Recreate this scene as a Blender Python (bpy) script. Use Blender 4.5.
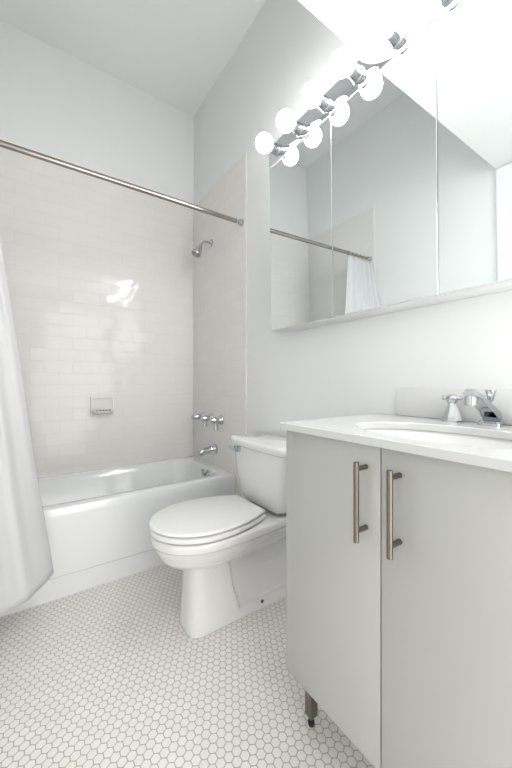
import bpy, bmesh, math, random
from mathutils import Vector, Matrix, Euler
random.seed(4)
for o in list(bpy.data.objects): bpy.data.objects.remove(o)
sc = bpy.context.scene
COL = sc.collection
PI = math.pi

# ------------------------------------------------------------ camera, world, exposure
W, D, ZC, CAMZ = 1.12, 2.518, 3.256, 1.053      # right wall x, far wall y, ceiling, eye height
WL, YB, YS, ZS = -0.45, -0.70, 0.823, 2.343     # left wall x, back wall y, soffit edge y and height
F = 325.57
cam_d = bpy.data.cameras.new('camera')
cam_d.lens = F * 36 / 768
cam_d.sensor_width = 36
cam_d.shift_y = -2 / 768
cam_d.clip_start = 0.02
cam = bpy.data.objects.new('camera', cam_d); COL.objects.link(cam)
cam.location = (0, 0, CAMZ)
cam.rotation_euler = (PI/2, 0, -math.radians(34.767))
sc.camera = cam

world = bpy.data.worlds.new('world'); sc.world = world; world.use_nodes = True
bg = world.node_tree.nodes['Background']
bg.inputs[0].default_value = (1.0, 0.98, 0.96, 1)
bg.inputs[1].default_value = 1.0
sc.view_settings.view_transform = 'Standard'
sc.view_settings.look = 'None'
sc.view_settings.gamma = 1
sc.view_settings.exposure = 0.57
BULB = 21.0                                      # emission of the vanity bulbs
FILL = 13.5                                       # energy of the added fill light behind the camera

ld = bpy.data.lights.new('fill_light', 'AREA'); ld.shape = 'RECTANGLE'; ld.size = 0.92; ld.size_y = 2.15  # added lamp out of view, brightens the tub end of the room
ld.energy = FILL; ld.color = (1.0, 0.98, 0.95)
lo = bpy.data.objects.new('fill_light', ld); COL.objects.link(lo)
lo.location = (0.57, YB - 0.12, 1.10); lo.rotation_euler = (PI/2, 0, 0)   # shines towards +y

# ------------------------------------------------------------ materials
def mat(name, col, rough=0.5, metal=0.0, coat=0.0, spec=None, noise=0.0, nscale=40, bump=0.0, bscale=60):
    m = bpy.data.materials.new(name); m.use_nodes = True
    nt = m.node_tree; b = nt.nodes['Principled BSDF']
    b.inputs['Roughness'].default_value = rough
    b.inputs['Metallic'].default_value = metal
    b.inputs['Coat Weight'].default_value = coat
    b.inputs['Coat Roughness'].default_value = 0.05
    if spec is not None: b.inputs['Specular IOR Level'].default_value = spec
    b.inputs['Base Color'].default_value = (*col, 1)
    tc = nt.nodes.new('ShaderNodeTexCoord')
    n = nt.nodes.new('ShaderNodeTexNoise'); n.inputs['Scale'].default_value = nscale
    nt.links.new(tc.outputs['Object'], n.inputs['Vector'])
    r = nt.nodes.new('ShaderNodeMapRange')
    r.inputs['To Min'].default_value = 1 - noise; r.inputs['To Max'].default_value = 1.0
    nt.links.new(n.outputs['Fac'], r.inputs['Value'])
    mx = nt.nodes.new('ShaderNodeVectorMath'); mx.operation = 'SCALE'
    mx.inputs[0].default_value = col
    nt.links.new(r.outputs[0], mx.inputs['Scale'])
    nt.links.new(mx.outputs[0], b.inputs['Base Color'])
    if bump:
        n2 = nt.nodes.new('ShaderNodeTexNoise'); n2.inputs['Scale'].default_value = bscale
        nt.links.new(tc.outputs['Object'], n2.inputs['Vector'])
        bp = nt.nodes.new('ShaderNodeBump'); bp.inputs['Strength'].default_value = bump; bp.inputs['Distance'].default_value = 0.002
        nt.links.new(n2.outputs['Fac'], bp.inputs['Height']); nt.links.new(bp.outputs[0], b.inputs['Normal'])
    return m

TILT = 0.028
def tile_mat(name, axis):
    """glossy off-white subway tile; axis = which object axis runs along the wall"""
    m = bpy.data.materials.new(name); m.use_nodes = True
    nt = m.node_tree; L = nt.links; b = nt.nodes['Principled BSDF']
    tc = nt.nodes.new('ShaderNodeTexCoord'); sp = nt.nodes.new('ShaderNodeSeparateXYZ'); cb = nt.nodes.new('ShaderNodeCombineXYZ')
    L.new(tc.outputs['Object'], sp.inputs[0]); L.new(sp.outputs[axis], cb.inputs[0]); L.new(sp.outputs[2], cb.inputs[1])
    br = nt.nodes.new('ShaderNodeTexBrick'); L.new(cb.outputs[0], br.inputs['Vector'])
    br.offset = 0.5
    br.inputs['Color1'].default_value = (0.845, 0.833, 0.808, 1); br.inputs['Color2'].default_value = (0.86, 0.848, 0.822, 1)
    br.inputs['Mortar'].default_value = (0.795, 0.78, 0.755, 1)
    br.inputs['Scale'].default_value = 1; br.inputs['Mortar Size'].default_value = 0.0016
    br.inputs['Mortar Smooth'].default_value = 0.6
    br.inputs['Brick Width'].default_value = 0.159; br.inputs['Row Height'].default_value = 0.0795
    L.new(br.outputs['Color'], b.inputs['Base Color'])
    b.inputs['Roughness'].default_value = 0.06; b.inputs['Specular IOR Level'].default_value = 0.34
    # every tile is set with its own slight tilt
    TW, TH = 0.159, 0.0795
    def mm(op, a, c=None):
        n = nt.nodes.new('ShaderNodeMath'); n.operation = op
        for i, q in enumerate((a, c)):
            if q is None: continue
            if isinstance(q, (int, float)): n.inputs[i].default_value = q
            else: L.new(q, n.inputs[i])
        return n.outputs[0]
    row = mm('FLOOR', mm('DIVIDE', sp.outputs[2], TH))
    odd = mm('MODULO', row, 2.0)
    colm = mm('FLOOR', mm('DIVIDE', mm('ADD', sp.outputs[axis], mm('MULTIPLY', mm('SUBTRACT', 1.0, odd), TW*0.5)), TW))
    idv = nt.nodes.new('ShaderNodeCombineXYZ'); L.new(row, idv.inputs[0]); L.new(colm, idv.inputs[1])
    wn = nt.nodes.new('ShaderNodeTexWhiteNoise'); wn.noise_dimensions = '2D'; L.new(idv.outputs[0], wn.inputs['Vector'])
    def vm(op, a, c=None, s=None):
        n = nt.nodes.new('ShaderNodeVectorMath'); n.operation = op
        for i, q in enumerate((a, c)):
            if q is None: continue
            if isinstance(q, tuple): n.inputs[i].default_value = q
            else: L.new(q, n.inputs[i])
        if s is not None: n.inputs['Scale'].default_value = s
        return n.outputs[0]
    tilt = vm('SCALE', vm('SUBTRACT', wn.outputs['Color'], (0.5, 0.5, 0.5)), None, TILT)
    n = nt.nodes.new('ShaderNodeTexNoise'); n.inputs['Scale'].default_value = 14; n.inputs['Detail'].default_value = 1
    L.new(cb.outputs[0], n.inputs['Vector'])
    b1 = nt.nodes.new('ShaderNodeBump'); b1.inputs['Strength'].default_value = 0.12; b1.inputs['Distance'].default_value = 0.004
    L.new(n.outputs['Fac'], b1.inputs['Height'])
    L.new(vm('NORMALIZE', vm('ADD', b1.outputs[0], tilt)), (b2 := nt.nodes.new('ShaderNodeBump')).inputs['Normal'])
    b2.invert = True; b2.inputs['Strength'].default_value = 0.5; b2.inputs['Distance'].default_value = 0.001
    L.new(br.outputs['Fac'], b2.inputs['Height'])
    L.new(b2.outputs[0], b.inputs['Normal'])
    return m

HEX = 0.0262   # pitch of the hexagonal floor mosaic
def hex_mat(name, rot=0.0):
    m = bpy.data.materials.new(name); m.use_nodes = True
    nt = m.node_tree; L = nt.links; b = nt.nodes['Principled BSDF']; N = nt.nodes.new
    def vm(op, a, c=None, s=None):
        n = N('ShaderNodeVectorMath'); n.operation = op
        for i, q in enumerate((a, c)):
            if q is None: continue
            if isinstance(q, tuple): n.inputs[i].default_value = q
            else: L.new(q, n.inputs[i])
        if s is not None: n.inputs['Scale'].default_value = s
        return n
    def mm(op, a, c=None):
        n = N('ShaderNodeMath'); n.operation = op
        for i, q in enumerate((a, c)):
            if q is None: continue
            if isinstance(q, (int, float)): n.inputs[i].default_value = q
            else: L.new(q, n.inputs[i])
        return n.outputs[0]
    tc = N('ShaderNodeTexCoord'); mp = N('ShaderNodeMapping'); mp.inputs['Rotation'].default_value = (0, 0, rot)
    L.new(tc.outputs['Object'], mp.inputs[0])
    p = vm('SCALE', mp.outputs[0], None, 1/HEX).outputs[0]
    R3 = math.sqrt(3)
    p = vm('ADD', p, (300.0, 300*R3, 0.0)).outputs[0]
    S = (1.0, R3, 1.0); H = (0.5, R3/2, 0.5)
    a = vm('SUBTRACT', vm('MODULO', p, S).outputs[0], H).outputs[0]
    c = vm('SUBTRACT', vm('MODULO', vm('ADD', p, H).outputs[0], S).outputs[0], H).outputs[0]
    flat = (1.0, 1.0, 0.0)
    a = vm('MULTIPLY', a, flat).outputs[0]; c = vm('MULTIPLY', c, flat).outputs[0]
    la = vm('LENGTH', a).outputs['Value']; lc = vm('LENGTH', c).outputs['Value']
    sel = mm('LESS_THAN', la, lc)
    mix = N('ShaderNodeMix'); mix.data_type = 'VECTOR'
    L.new(sel, mix.inputs['Factor']); L.new(c, mix.inputs[4]); L.new(a, mix.inputs[5])
    g = vm('ABSOLUTE', mix.outputs[1]).outputs[0]
    dt = vm('DOT_PRODUCT', g, (0.5, R3/2, 0.0)).outputs['Value']
    sx = N('ShaderNodeSeparateXYZ'); L.new(g, sx.inputs[0])
    hd = mm('MAXIMUM', dt, sx.outputs[0])            # 0 centre .. 0.5 edge
    hd = mm('MAXIMUM', hd, mm('MULTIPLY', vm('LENGTH', mix.outputs[1]).outputs['Value'], 0.91))   # rounded corners
    mr = N('ShaderNodeMapRange'); mr.interpolation_type = 'SMOOTHSTEP'
    mr.inputs['From Min'].default_value = 0.43; mr.inputs['From Max'].default_value = 0.465
    L.new(hd, mr.inputs['Value'])                    # 1 in the grout
    ctr = vm('SUBTRACT', p, mix.outputs[1]).outputs[0]
    wn = N('ShaderNodeTexWhiteNoise'); wn.noise_dimensions = '2D'
    L.new(vm('SNAP', vm('ADD', ctr, (0.1, 0.1, 0)).outputs[0], (0.5, R3/2, 1)).outputs[0], wn.inputs['Vector'])
    tint = N('ShaderNodeMix'); tint.data_type = 'RGBA'
    tint.inputs[6].default_value = (0.85, 0.835, 0.80, 1); tint.inputs[7].default_value = (0.885, 0.87, 0.84, 1)
    L.new(wn.outputs['Value'], tint.inputs['Factor'])
    ns = N('ShaderNodeTexNoise'); ns.inputs['Scale'].default_value = 5; L.new(tc.outputs['Object'], ns.inputs['Vector'])
    gr = N('ShaderNodeMix'); gr.data_type = 'RGBA'
    gr.inputs[6].default_value = (0.46, 0.42, 0.36, 1); gr.inputs[7].default_value = (0.58, 0.54, 0.48, 1)
    L.new(ns.outputs['Fac'], gr.inputs['Factor'])
    fin = N('ShaderNodeMix'); fin.data_type = 'RGBA'
    L.new(mr.outputs[0], fin.inputs['Factor']); L.new(tint.outputs[2], fin.inputs[6]); L.new(gr.outputs[2], fin.inputs[7])
    L.new(fin.outputs[2], b.inputs['Base Color'])
    b.inputs['Roughness'].default_value = 0.38
    bp = N('ShaderNodeBump'); bp.invert = True; bp.inputs['Strength'].default_value = 0.5; bp.inputs['Distance'].default_value = 0.0012
    L.new(mr.outputs[0], bp.inputs['Height']); L.new(bp.outputs[0], b.inputs['Normal'])
    return m

M = dict(
    paint=mat('wall_paint', (0.878, 0.892, 0.893), 0.55, noise=0.02, nscale=3),
    ceil=mat('ceiling_paint', (0.892, 0.907, 0.91), 0.8, noise=0.02, nscale=3),
    tile_x=tile_mat('subway_tile_far', 0), tile_y=tile_mat('subway_tile_side', 1),
    hexa=hex_mat('hex_mosaic', 0.0),
    enamel=mat('tub_enamel', (0.865, 0.882, 0.888), 0.10, coat=0.5, noise=0.01),
    porcelain=mat('porcelain', (0.85, 0.85, 0.84), 0.10, coat=0.5, noise=0.01),
    seat=mat('seat_plastic', (0.87, 0.87, 0.865), 0.22, noise=0.01),
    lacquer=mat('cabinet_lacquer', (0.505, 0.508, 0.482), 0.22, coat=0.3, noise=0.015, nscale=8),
    gap=mat('cabinet_carcass', (0.55, 0.56, 0.54), 0.5, noise=0.02),
    stone=mat('white_countertop', (0.68, 0.685, 0.675), 0.15, noise=0.015, nscale=120),
    chrome=mat('chrome', (0.58, 0.60, 0.62), 0.07, 1.0, noise=0.02),
    steel=mat('brushed_steel', (0.25, 0.22, 0.19), 0.32, 1.0, noise=0.15, nscale=300),
    rodm=mat('rod_metal', (0.40, 0.36, 0.33), 0.25, 1.0, noise=0.05),
    mirror=mat('mirror_glass', (0.905, 0.95, 0.95), 0.0, 1.0),
    plate=mat('light_bar_chrome', (0.74, 0.77, 0.80), 0.03, 1.0),
    white=mat('cabinet_white', (0.80, 0.81, 0.81), 0.35, noise=0.01),
    door=mat('door_paint', (0.86, 0.87, 0.88), 0.35, noise=0.01),
    cloth=mat('curtain_cloth', (0.88, 0.885, 0.90), 0.8, noise=0.02, bump=0.15, bscale=500),
    splash=mat('backsplash_glaze', (0.85, 0.855, 0.85), 0.25, noise=0.01),
    dark=mat('dark_gap', (0.06, 0.06, 0.06), 0.5, noise=0.1),
    rubber=mat('black_rubber', (0.02, 0.02, 0.02), 0.6, noise=0.1),
    ceramic=mat('soap_dish_ceramic', (0.88, 0.87, 0.85), 0.15, coat=0.4, noise=0.01),
)
# cloth: lets some light through
b = M['cloth'].node_tree; pb = b.nodes['Principled BSDF']; tr = b.nodes.new('ShaderNodeBsdfTranslucent'); ms = b.nodes.new('ShaderNodeMixShader')
tr.inputs[0].default_value = (0.86, 0.87, 0.88, 1); ms.inputs[0].default_value = 0.3
b.links.new(pb.outputs[0], ms.inputs[1]); b.links.new(tr.outputs[0], ms.inputs[2]); b.links.new(ms.outputs[0], b.nodes['Material Output'].inputs[0])
bm_ = bpy.data.materials.new('lit_bulb_glass'); bm_.use_nodes = True
pn = bm_.node_tree.nodes['Principled BSDF']; pn.inputs['Base Color'].default_value = (0.9, 0.9, 0.9, 1)
pn.inputs['Emission Color'].default_value = (1.0, 0.988, 0.972, 1); pn.inputs['Emission Strength'].default_value = BULB
M['bulb'] = bm_

# ------------------------------------------------------------ mesh helpers
def box(bm, x0, x1, y0, y1, z0, z1, bev=0.0, seg=2):
    r = bmesh.ops.create_cube(bm, size=1)
    vs = r['verts']
    for v in vs:
        v.co = Vector((x0 + (v.co.x+.5)*(x1-x0), y0 + (v.co.y+.5)*(y1-y0), z0 + (v.co.z+.5)*(z1-z0)))
    if bev:
        es = list({e for v in vs for e in v.link_edges})
        bmesh.ops.bevel(bm, geom=es, offset=bev, segments=seg, profile=0.5, affect='EDGES')
    return vs

def loft(bm, rings, cap0=True, cap1=True, closed=True):
    vr = [[bm.verts.new(Vector(p)) for p in ring] for ring in rings]
    n = len(vr[0])
    for a, c in zip(vr, vr[1:]):
        for i in range(n if closed else n-1):
            j = (i+1) % n
            try: bm.faces.new((a[i], a[j], c[j], c[i]))
            except ValueError: pass
    if cap0: bm.faces.new(list(reversed(vr[0])))
    if cap1: bm.faces.new(vr[-1])
    return vr

def tube(bm, pts, r, n=16, caps=True):
    pts = [Vector(p) for p in pts]
    rs = r if isinstance(r, (list, tuple)) else [r]*len(pts)
    rings = []; up = None
    for i, p in enumerate(pts):
        d = (pts[min(i+1, len(pts)-1)] - pts[max(i-1, 0)]).normalized()
        if up is None:
            up = Vector((0, 0, 1)) if abs(d.z) < .9 else Vector((0, 1, 0))
        a = d.cross(up).normalized(); up = a.cross(d).normalized()
        rings.append([p + a*math.cos(2*PI*k/n)*rs[i] + up*math.sin(2*PI*k/n)*rs[i] for k in range(n)])
    loft(bm, rings, caps, caps)

def lathe(bm, prof, origin, axis=(0, 0, 1), n=32):
    """prof: (radius, height along axis)"""
    q = Vector((0, 0, 1)).rotation_difference(Vector(axis).normalized()); o = Vector(origin)
    rings = []
    for r, h in prof:
        r = max(r, 1e-5)
        rings.append([o + q @ Vector((r*math.cos(2*PI*k/n), r*math.sin(2*PI*k/n), h)) for k in range(n)])
    loft(bm, rings)

def obj(name, bm, m, parent=None, smooth=True, angle=40, mods=None):
    bmesh.ops.recalc_face_normals(bm, faces=bm.faces)
    me = bpy.data.meshes.new(name); bm.to_mesh(me); bm.free()
    me.materials.append(m)
    if smooth:
        me.polygons.foreach_set('use_smooth', [True]*len(me.polygons))
        try: me.set_sharp_from_angle(angle=math.radians(angle))
        except Exception: pass
    o = bpy.data.objects.new(name, me); COL.objects.link(o)
    if parent:
        o.parent = parent
        o.matrix_parent_inverse = Matrix.Translation(-PW[parent]) if parent in PW else Matrix.Identity(4)
    return o
PW = {}
def thing(name, label, cat, loc, group=None):
    o = bpy.data.objects.new(name, None); COL.objects.link(o); o.location = loc
    o.empty_display_size = 0.05
    o['label'] = label; o['category'] = cat
    if group: o['group'] = group
    PW[o] = Vector(loc)
    return o
def tag(o, label, cat, group=None):
    o['label'] = label; o['category'] = cat
    if group: o['group'] = group
    return o
def struct(name, bm, m, smooth=False):
    o = obj(name, bm, m, smooth=smooth); o['kind'] = 'structure'; return o
NB = bmesh.new

# ------------------------------------------------------------ room shell
T = 0.10
bm = NB(); box(bm, WL-T, W+T, YB-T, D+T, -0.08, 0.0); struct('floor', bm, M['hexa'])
bm = NB(); box(bm, W, W+T, YB-T, D+T, 0, ZC+T); struct('wall_right', bm, M['paint'])
bm = NB(); box(bm, WL, W, D, D+T, 0, ZC+T); struct('wall_far', bm, M['paint'])
bm = NB(); box(bm, WL-T, WL, YB-T, D+T, 0, ZC+T); struct('wall_left', bm, M['paint'])
bm = NB(); box(bm, WL, W, YS, D, ZC, ZC+T); struct('ceiling', bm, M['ceil'])
bm = NB(); box(bm, WL, W, YB, YS, ZS, ZC+T); struct('ceiling_soffit', bm, M['ceil'])
# back wall; its doorway is unseen, added to let the fill light in
bm = NB()
box(bm, WL, 0.10, YB-T, YB, 0, ZS); box(bm, 1.04, W, YB-T, YB, 0, ZS); box(bm, 0.10, 1.04, YB-T, YB, 2.20, ZS)
struct('wall_back', bm, M['paint'])
bm = NB()
box(bm, 0.04, 0.10, YB, YB+0.015, 0, 2.26, 0.003); box(bm, 1.04, 1.10, YB, YB+0.015, 0, 2.26, 0.003); box(bm, 0.10, 1.04, YB, YB+0.015, 2.20, 2.26, 0.003)
struct('trim_1', bm, M['door'])
# tiled wall facing of the tub alcove
TZ, TT = 2.50, 0.008
YT = 1.712
bm = NB(); box(bm, WL+TT, W-TT, D-TT, D, 0.40, TZ, 0.002); struct('trim_2', bm, M['tile_x'])
bm = NB(); box(bm, W-TT, W, YT, D, 0.0, TZ, 0.003); struct('trim_3', bm, M['tile_y'])
bm = NB(); box(bm, WL, WL+TT, YT, D, 0.0, TZ, 0.003); struct('trim_4', bm, M['tile_y'])
# white flush door on the left wall (seen in the mirror)
bm = NB(); box(bm, WL, WL+0.022, -0.02, YS-0.002, 0.004, ZS-0.005, 0.002); d1 = struct('door_1', bm, M['door'])

# ------------------------------------------------------------ bathtub
YF = 1.833; ZR = 0.445
def rrect(x0, x1, y0, y1, r, z, n=8):
    pts = []
    for cx, cy, a0 in ((x1-r, y1-r, 0), (x0+r, y1-r, 90), (x0+r, y0+r, 180), (x1-r, y0+r, 270)):
        for k in range(n+1):
            a = math.radians(a0 + 90*k/n); pts.append((cx + r*math.cos(a), cy + r*math.sin(a), z))
    return pts
xa, xb = WL+TT+0.001, W-TT-0.001
yb = D-TT-0.001
t = thing('bathtub', 'white enamel alcove bathtub with plain apron against tiled walls', 'bathtub', ((xa+xb)/2, (YF+yb)/2, 0))
bm = NB()
rings = [rrect(xa, xb, YF+0.012, yb, 0.004, 0.001), rrect(xa, xb, YF+0.012, yb, 0.004, 0.106),
         rrect(xa, xb, YF+0.002, yb, 0.004, 0.113), rrect(xa, xb, YF+0.001, yb, 0.004, 0.30),
         rrect(xa, xb, YF, yb, 0.004, 0.395),
         rrect(xa, xb, YF, yb, 0.004, 0.428), rrect(xa, xb, YF+0.005, yb, 0.006, 0.440),
         rrect(xa+.004, xb-.004, YF+0.016, yb-.004, 0.01, ZR),
         rrect(xa+0.07, xb-0.060, YF+0.070, yb-0.035, 0.12, ZR-.001),
         rrect(xa+0.082, xb-0.070, YF+0.084, yb-0.046, 0.125, ZR-0.012),
         rrect(xa+0.10, xb-0.082, YF+0.094, yb-0.065, 0.13, ZR-0.05),
         rrect(xa+0.18, xb-0.10, YF+0.11, yb-0.125, 0.15, 0.20),
         rrect(xa+0.24, xb-0.13, YF+0.14, yb-0.16, 0.15, 0.13),
         rrect(xa+0.32, xb-0.20, YF+0.20, yb-0.21, 0.12, 0.105)]
loft(bm, rings)
obj('tub_shell', bm, M['enamel'], t, angle=38)
bm = NB(); ox, oy, oz = xb-0.084, 2.09, 0.395
lathe(bm, [(0.001, 0.016), (0.02, 0.015), (0.036, 0.008), (0.038, 0.0), (0.001, -0.004)][::-1], (ox, oy, oz), (-1, 0, 0.12))
op = obj('overflow_plate', bm, M['chrome'], t)
bm = NB(); tube(bm, [(ox-0.012, oy, oz), (ox-0.028, oy-0.002, oz+0.016), (ox-0.034, oy-0.004, oz+0.045)], [0.010, 0.009, 0.011], 12)
obj('trip_lever', bm, M['chrome'], op)
bm = NB(); lathe(bm, [(0.001, 0), (0.03, 0.0), (0.028, 0.005), (0.012, 0.006), (0.001, 0.006)], (xb-0.27, 2.16, 0.106)); obj('drain', bm, M['chrome'], t)

# ------------------------------------------------------------ shower fittings (right wall)
XW = W-TT
t = thing('wall_shower', 'chrome shower head on a short bent arm high on tiled wall', 'shower head', (XW, 2.19, 2.09))
bm = NB(); lathe(bm, [(0.001, 0), (0.030, 0), (0.029, 0.006), (0.018, 0.014), (0.011, 0.018)], (XW, 2.19, 2.09), (-1, 0, 0)); obj('flange', bm, M['chrome'], t)
bm = NB(); tube(bm, [(XW-.005, 2.19, 2.09), (XW-.045, 2.19, 2.09), (XW-.065, 2.19, 2.083), (XW-.085, 2.19, 2.062)], 0.009, 16); obj('shower_arm', bm, M['chrome'], t)
bm = NB(); ax = Vector((-0.42, 0, -0.90))
lathe(bm, [(0.001, -0.012), (0.012, -0.010), (0.015, 0.0), (0.014, 0.012), (0.020, 0.022), (0.032, 0.055), (0.036, 0.075), (0.036, 0.088), (0.033, 0.092), (0.001, 0.093)], (XW-.085, 2.19, 2.060), ax)
hd = obj('spray_head', bm, M['chrome'], t)
bm = NB(); lathe(bm, [(0.001, 0.0935), (0.029, 0.0935), (0.029, 0.0955), (0.001, 0.0955)], (XW-.085, 2.19, 2.060), ax)
o = obj('spray_face', bm, M['rodm'], hd)

t = thing('bath_valve_set', 'row of three chrome lever taps on tiled wall above the tub spout', 'tap', (XW, 2.17, 0.785))
for yy, kind in ((2.03, 'near'), (2.175, 'mid'), (2.32, 'far')):
    bm = NB()
    lathe(bm, [(0.001, 0), (0.034, 0), (0.034, 0.004), (0.030, 0.012), (0.022, 0.020), (0.018, 0.03)], (XW, yy, 0.785), (-1, 0, 0))
    obj('escutcheon', bm, M['chrome'], t)
    bm = NB()
    lathe(bm, [(0.017, 0.02), (0.017, 0.034), (0.022, 0.036), (0.023, 0.060), (0.019, 0.066), (0.019, 0.078), (0.014, 0.086), (0.001, 0.087)], (XW, yy, 0.785), (-1, 0, 0))
    h = obj('handle', bm, M['chrome'], t)
    bm = NB()
    if kind == 'mid': tube(bm, [(XW-.055, yy, 0.78), (XW-.057, yy, 0.755), (XW-.058, yy, 0.730)], [0.015, 0.013, 0.016], 12)
    elif kind == 'near': tube(bm, [(XW-.040, yy, 0.785), (XW-.044, yy, 0.755), (XW-.042, yy, 0.715)], [0.018, 0.016, 0.020], 12)
    else: tube(bm, [(XW-.080, yy, 0.785), (XW-.085, yy, 0.786), (XW-.092, yy, 0.787)], [0.018, 0.017, 0.018], 12)
    obj('lever', bm, M['chrome'], h)

t = thing('tub_spout', 'chrome tub spout sticking out of tiled wall below the taps', 'spout', (XW, 2.12, 0.555))
bm = NB()
rings = []
for s_, (dx, zc, hw, hh) in enumerate([(0, 0.565, 0.036, 0.038), (0.014, 0.565, 0.035, 0.037), (0.020, 0.564, 0.029, 0.031), (0.06, 0.560, 0.025, 0.026), (0.10, 0.557, 0.024, 0.023), (0.125, 0.553, 0.023, 0.021), (0.133, 0.551, 0.018, 0.015)]):
    rings.append([(XW-dx, 2.12 + hw*math.cos(2*PI*k/20), zc + hh*math.sin(2*PI*k/20)) for k in range(20)])
loft(bm, rings); obj('spout_body', bm, M['chrome'], t)
bm = NB(); lathe(bm, [(0.012, 0), (0.013, -0.008), (0.010, -0.012), (0.001, -0.012)], (XW-0.108, 2.12, 0.538)); obj('spout_outlet', bm, M['chrome'], t)

# ------------------------------------------------------------ shower rod, rings, curtain
ZROD, YR = 2.068, 1.757
t = thing('shower_rod', 'long brushed metal shower curtain rod spanning above the tub', 'curtain rod', (0.3, YR, ZROD))
bm = NB(); tube(bm, [(-0.17, YR, ZROD), (XW-.045, YR, ZROD)], 0.0135, 20); obj('outer_tube', bm, M['rodm'], t)
bm = NB(); tube(bm, [(WL+TT+.004, YR, ZROD), (-0.15, YR, ZROD)], 0.0105, 20); obj('inner_tube', bm, M['rodm'], t)
for x, s_ in ((XW, -1), (WL+TT, 1)):
    bm = NB(); lathe(bm, [(0.001, 0), (0.021, 0), (0.021, 0.010), (0.017, 0.013), (0.016, 0.034), (0.001, 0.034)], (x, YR, ZROD), (s_, 0, 0)); obj('end_cap', bm, M['chrome'], t)

def lerp(a, c, q): return a + (c-a)*q
# edge x of the curtain against height and the drape of its bottom into the room
EDGE = [(0.157, 0.092), (0.40, 0.058), (0.646, 0.024), (0.90, -0.006), (1.157, -0.038), (1.63, -0.100), (2.045, -0.150)]
def edge_x(z):
    for (z0, x0), (z1, x1) in zip(EDGE, EDGE[1:]):
        if z <= z1: return lerp(x0, x1, (z-z0)/(z1-z0))
    return EDGE[-1][1]
bm = NB()
NU, NV = 150, 60
ztop, zbot = 2.045, 0.172
grid = []
for j in range(NV+1):
    q = j/NV; z = lerp(ztop, zbot, q)
    row = []
    ex = edge_x(z); lx = WL+TT+0.025
    for i in range(NU+1):
        u = i/NU                                  # 0 = right free edge, 1 = at the left wall
        x = lerp(ex, lx, u)
        yy = YR + 0.018*(0) + q*(0.022 if u < 0.02 else 0.022)
        pull = (1-math.exp(-u*3.2))*0.275*q**1.2 + 0.06*u*min(1, q*3)
        amp = lerp(0.020, 0.016, q)*min(1, 0.3+u*5)
        w = math.sin(2*PI*(6.0*u + 0.35*math.sin(3*u+1) + 0.25*q)) * amp + 0.006*math.sin(2*PI*(11*u+q*0.7))*min(1, u*6)
        y = yy - pull + w*(1-0.72*q) - 0.010
        y = min(y, YF-0.008) if z < 0.48 else y
        zz = z - 0.012*math.sin(PI*min(1, u*2.5))*q**6 - 0.0*u
        if j == 0: zz -= 0.008*(0.5-0.5*math.cos(2*PI*6*u))
        row.append(bm.verts.new((x, y, zz)))
    grid.append(row)
for j in range(NV):
    for i in range(NU):
        bm.faces.new((grid[j][i], grid[j][i+1], grid[j+1][i+1], grid[j+1][i]))
cur = obj('shower_curtain', bm, M['cloth'], angle=180)
md = cur.modifiers.new('thick', 'SOLIDIFY'); md.thickness = 0.0016; md.offset = 0
tag(cur, 'white fabric shower curtain bunched at the left end of the rod', 'shower curtain')

ring0 = None
for k in range(6):
    x = lerp(-0.160, WL+TT+0.045, k/5)
    if ring0 is None:
        bm = NB(); R_ = 0.0185
        pts = [(0, R_*math.cos(2*PI*i/24), R_*math.sin(2*PI*i/24)) for i in range(25)]
        tube(bm, pts, 0.0016, 8, caps=False)
        ring0 = obj('curtain_ring', bm, M['chrome']); r_ = ring0
    else:
        r_ = ring0.copy(); COL.objects.link(r_)
    r_.location = (x, YR, ZROD-0.0035); r_.rotation_euler = (0, 0, 0.12*(-1)**k)
    tag(r_, 'small metal curtain ring looped over the shower rod above the white curtain', 'curtain ring', 'curtain rings on the shower rod')

# ------------------------------------------------------------ soap dish on the far wall
sx0, sx1, sz0, sz1 = 0.342, 0.500, 0.826, 0.950
yw = D-TT
t = thing('soap_dish', 'white ceramic soap dish with small tray set in far tiled wall', 'soap dish', ((sx0+sx1)/2, yw, sz0))
bm = NB()
oc = rrect(sx0, sx1, sz0, sz1, 0.008, 0, 4); ic = rrect(sx0+.014, sx1-.014, sz0+.024, sz1-.014, 0.008, 0, 4)
to = lambda P, y: [(p[0], y, p[1]) for p in P]
loft(bm, [to(oc, yw), to(oc, yw-.010), to(rrect(sx0+.004, sx1-.004, sz0+.004, sz1-.004, .008, 0, 4), yw-.014), to(ic, yw-.013), to(ic, yw-.002)])
obj('back_frame', bm, M['ceramic'], t)
bm = NB()
tr_ = []
for z, d, hw in ((sz0+0.002, 0.016, 0.058), (sz0+0.008, 0.046, 0.064), (sz0+0.016, 0.058, 0.069), (sz0+0.026, 0.062, 0.071), (sz0+0.028, 0.058, 0.068), (sz0+0.018, 0.050, 0.060)):
    cx = (sx0+sx1)/2
    tr_.append([(cx + hw*math.cos(PI*k/20), yw-.011 - (d-.011)*math.sin(PI*k/20)**0.6, z) for k in range(21)] )
loft(bm, tr_); obj('tray', bm, M['ceramic'], t)
for k in range(5):
    bm = NB(); cx = lerp(sx0+0.038, sx1-0.038, k/4); box(bm, cx-.0035, cx+.0035, yw-.054, yw-.020, sz0+.018, sz0+.033, .0015); o = obj('drain_rib', bm, M['steel'], t)

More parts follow.
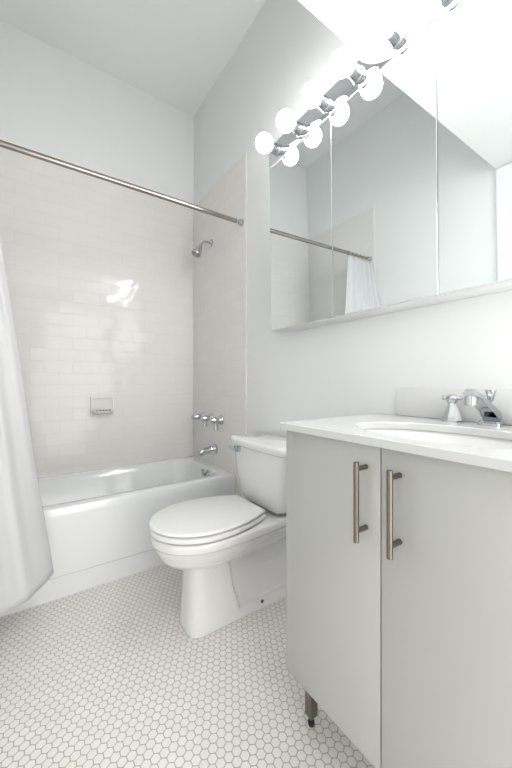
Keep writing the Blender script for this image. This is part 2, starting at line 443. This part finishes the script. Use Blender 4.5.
# ------------------------------------------------------------ toilet
YC = 1.312
def egg(front, back, xm, hw, hb, z, n=24, yc=YC, pw=2.0):
    """half-ellipse nose towards -x, sides narrowing to hb at the back edge; closed ring"""
    side = []
    for k in range(n+1):
        a = PI/2*k/n
        side.append((xm - (xm-front)*math.cos(a)**(2/pw), hw*math.sin(a)**(2/pw)))
    for k in range(1, n+1):
        q = k/n
        side.append((xm + (back-xm)*q, hw - (hw-hb)*q*q*(1.0)))
    ring = [(x, yc+y, z) for x, y in side] + [(x, yc-y, z) for x, y in reversed(side[1:])]
    return ring
t = thing('toilet', 'white two-piece toilet with elongated bowl and closed lid beside tub', 'toilet', (0.80, YC, 0))
bm = NB()
# bowl with its rim and the deck under the tank
loft(bm, [egg(.50, 1.02, .66, .085, .08, .285), egg(.465, 1.04, .65, .125, .10, .300), egg(.440, 1.06, .64, .150, .115, .325),
          egg(.420, 1.08, .63, .170, .13, .365), egg(.412, 1.09, .625, .176, .138, .388),
          egg(.402, 1.095, .62, .187, .151, .394), egg(.400, 1.095, .62, .188, .155, .418), egg(.404, 1.095, .62, .184, .152, .428)])
# front column of the pedestal
loft(bm, [egg(.532, .770, .62, .089, .088, 0, pw=3.4), egg(.533, .770, .62, .088, .087, .03, pw=3.4), egg(.543, .735, .625, .080, .080, .16, pw=3.2), egg(.548, .705, .63, .078, .078, .34, pw=3)])
# recessed trapway behind it
box(bm, .66, 1.095, YC-.062, YC+.062, 0.0, .40)
# foot flange
box(bm, .62, 1.095, YC-.087, YC+.087, 0.0, .048)
bowl = obj('bowl', bm, M['porcelain'], t, angle=180)
md = bowl.modifiers.new('blend', 'REMESH'); md.mode = 'VOXEL'; md.voxel_size = 0.005; md.use_smooth_shade = True
md = bowl.modifiers.new('soft', 'SMOOTH'); md.factor = 0.6; md.iterations = 6
# seat and lid
def slab(name, dz0, dz1, grow, m):
    bm = NB()
    f0, b0, h0, hb0 = .400-grow, .878, .186+grow, .122
    loft(bm, [egg(f0+.006, b0-.004, .62, h0-.006, hb0-.006, dz0), egg(f0, b0, .62, h0, hb0, dz0+.004), egg(f0, b0, .62, h0, hb0, dz1-.007),
              egg(f0+.003, b0-.002, .62, h0-.003, hb0-.004, dz1-.002), egg(f0+.010, b0-.006, .62, h0-.010, hb0-.012, dz1)])
    return obj(name, bm, m, t, angle=50)
slab('seat', .4325, .4560, 0.0, M['seat'])
slab('seat_lid', .4610, .4755, 0.003, M['seat'])
for s_ in (-1, 1):
    bm = NB(); box(bm, .852, .884, YC+s_*.075-.02, YC+s_*.075+.02, .428, .452, .005); obj('hinge', bm, M['seat'], t)
    bm = NB(); box(bm, .47, .50, YC+s_*.10-.008, YC+s_*.10+.008, .4275, .4305, .0005); obj('seat_bumper', bm, M['seat'], t)
    bm = NB(); lathe(bm, [(0.008, 0), (0.008, .003), (.006, .005), (.001, .006)], (.885, YC+s_*.0865, .036), (0, s_, 0)); obj('floor_bolt', bm, M['dark'], t)
# tank
def bowrect(xf, xbk, hw, bow, z, r=.03, n=10):
    pts = []
    for k in range(-n, n+1):
        q = k/n; a = min(1, (1-abs(q))/0.12)
        pts.append((xf + bow*q*q + r*(1-math.sqrt(max(0, 1-(1-a)**2))), YC + hw*q, z))
    pts += [(xbk-.02, YC+hw, z), (xbk, YC+hw-.02, z), (xbk, YC-hw+.02, z), (xbk-.02, YC-hw, z)]
    return pts
bm = NB()
loft(bm, [bowrect(.965, 1.08, .105, .0, .430), bowrect(.935, 1.09, .140, .008, .436), bowrect(.918, 1.097, .163, .012, .455), bowrect(.908, 1.10, .178, .015, .485),
          bowrect(.898, 1.105, .203, .018, .58), bowrect(.893, 1.108, .222, .020, .68), bowrect(.892, 1.108, .226, .020, .722)])
obj('tank', bm, M['porcelain'], t, angle=60)
bm = NB()
loft(bm, [bowrect(.884, 1.108, .232, .020, .7225), bowrect(.876, 1.110, .240, .022, .727), bowrect(.873, 1.110, .243, .022, .735), bowrect(.873, 1.110, .243, .022, .752),
          bowrect(.879, 1.108, .238, .022, .760), bowrect(.890, 1.10, .230, .022, .763)])
obj('tank_lid', bm, M['porcelain'], t, angle=50)
bm = NB(); box(bm, .872, .905, 1.432, 1.464, .690, .720, .004); lv = obj('lever_base', bm, M['chrome'], t)
bm = NB(); tube(bm, [(.875, 1.450, .703), (.862, 1.452, .710), (.856, 1.464, .711), (.856, 1.488, .712)], [.008, .008, .007, .008], 12)
o = obj('flush_lever', bm, M['chrome'], lv)

# ------------------------------------------------------------ vanity
XF, VY1, VY0, VZ0, VZ1 = 0.64, 0.761, 0.116, 0.180, 0.9105
YM = 0.436
t = thing('vanity_cabinet', 'white two-door vanity cabinet standing on short steel legs', 'cabinet', ((XF+W)/2, YM, 0))
bm = NB()
XI = XF+.0195
box(bm, XI, W-.002, VY1-.017, VY1, VZ0, VZ1, .001); box(bm, XI, W-.002, VY0+.001, VY0+.018, VZ0, VZ1, .001)
box(bm, XI, W-.002, VY0+.018, VY1-.017, VZ0, VZ0+.017); box(bm, W-.008, W-.002, VY0+.018, VY1-.017, VZ0+.017, VZ1)
box(bm, XI, XI+.012, VY0+.018, VY1-.017, VZ1-.05, VZ1); box(bm, XI, XI+.02, YM-.012, YM+.012, VZ0+.017, VZ1-.05)
obj('cabinet_body', bm, M['lacquer'], t)
for s_, y0, y1, yh, lb in ((1, YM+.0015, VY1, .474, 'left'), (-1, VY0, YM-.0015, .391, 'right')):
    bm = NB(); box(bm, XF, XF+.018, y0, y1, VZ0+.001, VZ1-.003, .0012)
    dr = obj('door', bm, M['lacquer'], t)
    bm = NB()
    tube(bm, [(XF-.036, yh, .692), (XF-.036, yh, .872)], .0064, 20)
    h = obj('handle', bm, M['steel'], dr)
    bm = h.data and NB(); bm.from_mesh(h.data)
    for zz in (.717, .857): tube(bm, [(XF-.036, yh, zz), (XF-.0002, yh, zz)], .006, 14)
    bm.to_mesh(h.data); bm.free()
    h.data.polygons.foreach_set('use_smooth', [True]*len(h.data.polygons))
    try: h.data.set_sharp_from_angle(angle=math.radians(40))
    except Exception: pass
for lx in (XF+.070, W-.08):
    for ly in (VY1-.036, VY0+.05):
        bm = NB(); a = .0135
        ring = lambda z, k: [(lx + k*x, ly + k*y, z) for x, y in ((-a, -a), (a, -a), (a, a*.1), (a*.1, a), (-a, a))]
        loft(bm, [ring(.030, .92), ring(.034, 1), ring(VZ0, 1.0)])
        lg = obj('leg', bm, M['steel'], t, smooth=False)
        bm = NB(); lathe(bm, [(.001, 0), (.009, 0), (.010, .003), (.010, .012), (.006, .014), (.006, .031)], (lx, ly, 0.0)); o = obj('foot', bm, M['rubber'], lg)

# countertop with oval opening, basin under it
CX0, CX1, CY0, CY1, CZ0, CZ1 = 0.620, W-.001, 0.096, 0.768, 0.911, 0.931
BX, BY, RA, RB = 0.822, 0.377, 0.150, 0.242
t = thing('countertop', 'white stone countertop with oval undermount sink on the vanity', 'countertop', ((CX0+CX1)/2, YM, CZ0))
bm = NB()
NE = 96
def rectpt(a):
    # a point on the outer rectangle in direction a from the basin centre
    dx, dy = math.cos(a), math.sin(a)
    ks = []
    if dx > 1e-9: ks.append((CX1-BX)/dx)
    if dx < -1e-9: ks.append((CX0-BX)/dx)
    if dy > 1e-9: ks.append((CY1-BY)/dy)
    if dy < -1e-9: ks.append((CY0-BY)/dy)
    k = min(ks); return BX+k*dx, BY+k*dy
angs = sorted([2*PI*i/NE for i in range(NE)] + [math.atan2(y-BY, x-BX) % (2*PI) for x in (CX0, CX1) for y in (CY0, CY1)])
el = lambda a, g, z: (BX + (RA+g)*math.cos(a), BY + (RB+g)*math.sin(a), z)
def rin(a, g, z):
    x, y = rectpt(a)
    return (min(max(x, CX0+g), CX1-g), min(max(y, CY0+g), CY1-g), z)
# ellipse angle that lies in the same direction as the rectangle point
ea = lambda a: math.atan2(math.sin(a)*RA, math.cos(a)*RB)
rings = [[el(ea(a), .0, CZ0) for a in angs], [rin(a, 0.001, CZ0) for a in angs], [rin(a, 0, CZ0+.001) for a in angs], [rin(a, 0, CZ1-.002) for a in angs],
         [rin(a, .002, CZ1) for a in angs], [el(ea(a), .003, CZ1) for a in angs], [el(ea(a), 0, CZ1-.003) for a in angs], [el(ea(a), 0, CZ0) for a in angs]]
loft(bm, rings, False, False)
bmesh.ops.remove_doubles(bm, verts=bm.verts, dist=1e-5)
obj('top_slab', bm, M['stone'], t, angle=30)
bm = NB()
rings = [[el(a, g, z) for a in [2*PI*i/NE for i in range(NE)]] for g, z in ((.004, CZ0-.0005), (.001, CZ0-.012), (-.008, CZ0-.05), (-.030, CZ0-.10), (-.070, CZ0-.132), (-.120, CZ0-.142))]
loft(bm, rings, False, True); bs = obj('basin', bm, M['porcelain'], t, angle=180)
md = bs.modifiers.new('thick', 'SOLIDIFY'); md.thickness = 0.005; md.offset = 1
bm = NB(); lathe(bm, [(.001, 0), (.022, 0), (.021, .004), (.001, .005)], (BX, BY, CZ0-.1415)); o = obj('sink_drain', bm, M['chrome'], t)
bm = NB(); box(bm, W-.010, W-.0005, CY0, 0.692, CZ1+.0005, CZ1+.100, .002)
tag(obj('backsplash', bm, M['splash']), 'low white backsplash slab standing on the countertop behind the faucet', 'backsplash')

# ------------------------------------------------------------ faucet (widespread set)
FX, FY, FZ = 1.074, 0.377, CZ1
t = thing('faucet', 'chrome basin faucet with cone-based handles behind the sink', 'faucet', (FX, FY, FZ))
for s_ in (1, -1):
    hy = FY + s_*.105
    bm = NB()
    lathe(bm, [(.001, 0), (.031, 0), (.031, .005), (.027, .012), (.021, .028), (.015, .044), (.012, .054), (.0125, .060)], (FX, hy, FZ), n=8)
    hb_ = obj('handle_base', bm, M['chrome'], t, angle=20)
    bm = NB()
    lathe(bm, [(.001, 0.056), (.013, .058), (.0165, .066), (.0155, .078), (.009, .083), (.001, .084)], (FX, hy, FZ), n=20)
    for k in range(4):
        a = PI/2*k + 0.35
        c_, s2 = math.cos(a), math.sin(a)
        tube(bm, [(FX+.008*c_, hy+.008*s2, FZ+.072), (FX+.020*c_, hy+.020*s2, FZ+.073), (FX+.026*c_, hy+.026*s2, FZ+.073), (FX+.028*c_, hy+.028*s2, FZ+.073)], [.006, .0055, .0075, .005], 12)
    obj('cross_handle', bm, M['chrome'], t)
bm = NB()
rb = lambda cx, z, a, c, r: rrect(cx-a, cx+a, FY-c, FY+c, r, z, 5)
loft(bm, [rb(FX, FZ, .030, .030, .012), rb(FX, FZ+.006, .030, .030, .012), rb(FX, FZ+.012, .024, .025, .010)])
obj('spout_base', bm, M['chrome'], t, angle=35)
bm = NB()
rings = []
for x, z, hw, th in ((FX+.012, .016, .022, .018), (FX+.006, .030, .021, .021), (FX-.026, .048, .019, .018), (FX-.075, .073, .017, .015), (FX-.108, .089, .016, .013), (FX-.135, .095, .015, .012), (FX-.148, .091, .014, .009)):
    i = len(rings)
    rings.append((Vector((x, FY, FZ+z)), hw, th))
R2 = []
for i, (p, hw, th) in enumerate(rings):
    d = (rings[min(i+1, len(rings)-1)][0] - rings[max(i-1, 0)][0]).normalized(); nrm = Vector((d.z, 0, -d.x))
    if nrm.z < 0: nrm = -nrm
    R2.append([p + Vector((0, 1, 0))*hw*sy + nrm*th*sn for sy, sn in ((-1, -.8), (1, -.8), (1, .25), (.62, .8), (-.62, .8), (-1, .25))])
loft(bm, R2)
obj('spout', bm, M['chrome'], t, angle=25)
bm = NB(); lathe(bm, [(.012, .006), (.0145, -.002), (.0145, -.020), (.011, -.022), (.001, -.022)], (FX-.135, FY, FZ+.083), n=20); obj('aerator', bm, M['chrome'], t)
bm = NB(); lathe(bm, [(.004, 0.02), (.0035, .056), (.007, .060), (.013, .084), (.0135, .090), (.001, .091)], (FX-.006, FY, FZ+.010), n=12); obj('lift_knob', bm, M['chrome'], t)

# ------------------------------------------------------------ medicine cabinet
XM, MY1, MY0, MZ0, MZ1 = 1.007, 1.3145, 0.0785, 1.313, 2.131
LEAN = 0.018                                     # the doors lean out slightly at the top
t = thing('medicine_cabinet', 'three-panel mirrored medicine cabinet on wall above the vanity', 'cabinet', ((XM+W)/2, (MY0+MY1)/2, MZ0))
bm = NB(); box(bm, XM+.0175, W-.0005, MY0, MY1, MZ0, MZ1-.0005, .001)
for v in bm.verts:
    if v.co.x < W-.06: v.co.x -= LEAN*(v.co.z - MZ0)
obj('cabinet_body', bm, M['white'], t)
pw_ = (MY1-MY0)/3
for k in range(3):
    y1 = MY1 - k*pw_; y0 = y1-pw_
    bm = NB(); box(bm, XM+.0045, XM+.0168, y0+.0012, y1-.0012, MZ0+.001, MZ1-.004, .0008, 1)
    for v in bm.verts: v.co.x -= LEAN*(v.co.z - MZ0)
    dr = obj('door', bm, M['white'], t, smooth=False)
    bm = NB(); box(bm, XM, XM+.0043, y0+.0012, y1-.0012, MZ0+.003, MZ1-.006, .0010, 1)
    for v in bm.verts: v.co.x -= LEAN*(v.co.z - MZ0)
    obj('mirror', bm, M['mirror'], dr, smooth=False)

# ------------------------------------------------------------ light bar and bulbs
t = thing('vanity_light_bar', 'long chrome light bar with globe bulb sockets above mirrors', 'light fixture', (W, (MY0+MY1)/2, 2.183))
bm = NB(); box(bm, XM-.015, W-.0005, MY0, MY1, 2.1315, 2.236, .003, 2); obj('bar', bm, M['plate'], t, angle=25)
BZ = 2.183; bulb0 = None
PLACE = ['nearest the bathtub, at the far end of the bar', 'second from the bathtub end of the bar', 'third from the bathtub end of the bar', 'fourth from the bathtub end of the bar',
         'fifth from the bathtub end of the bar', 'sixth from the bathtub end, cut by the top of the photo']
sk0 = None
for k in range(8):
    y = 1.243 - .157*k
    if sk0 is None:
        bm = NB(); lathe(bm, [(.001, 0), (.028, 0), (.028, .003), (.0245, .006), (.0235, .036), (.0245, .038), (.0245, .046), (.0155, .046), (.0155, .008), (.001, .008)], (0, 0, 0), (-1, 0, 0), 24)
        sk0 = obj('socket', bm, M['chrome'], t); sk = sk0
        sk0.matrix_parent_inverse = Matrix.Identity(4)
    else:
        sk = sk0.copy(); COL.objects.link(sk); sk.parent = t
    sk.location = Vector((XM-.015, y, BZ)) - PW[t]
    if bulb0 is None:
        bm = NB()
        R_ = .041; prof = [(.0135, -.030), (.0135, -.002)]
        for i in range(1, 25):
            a = math.radians(lerp(160, 0, i/24)); prof.append((R_*math.sin(a), .044 - R_*math.cos(a) if False else .042 - R_*math.cos(PI-a)*-1*-1))
        bm.free(); bm = NB()
        prof = [(.001, .012), (.0135, .012), (.0140, .044)]
        c0 = .084
        for i in range(0, 25):
            a = math.radians(lerp(158, 0, i/24)); prof.append((R_*math.sin(a), c0 + R_*math.cos(a)))
        lathe(bm, prof, (0, 0, 0), (-1, 0, 0), 32)
        bulb0 = obj('globe_bulb', bm, M['bulb']); bl = bulb0
    else:
        bl = bulb0.copy(); COL.objects.link(bl)
    bl.location = (XM-.013, y, BZ)
    if k < 6: tag(bl, 'lit white globe bulb ' + PLACE[k], 'light bulb', 'lit globe bulbs on the light bar')
    else: tag(bl, 'lit white globe bulb at the near end of the bar, above the photo edge', 'light bulb', 'lit globe bulbs on the light bar')
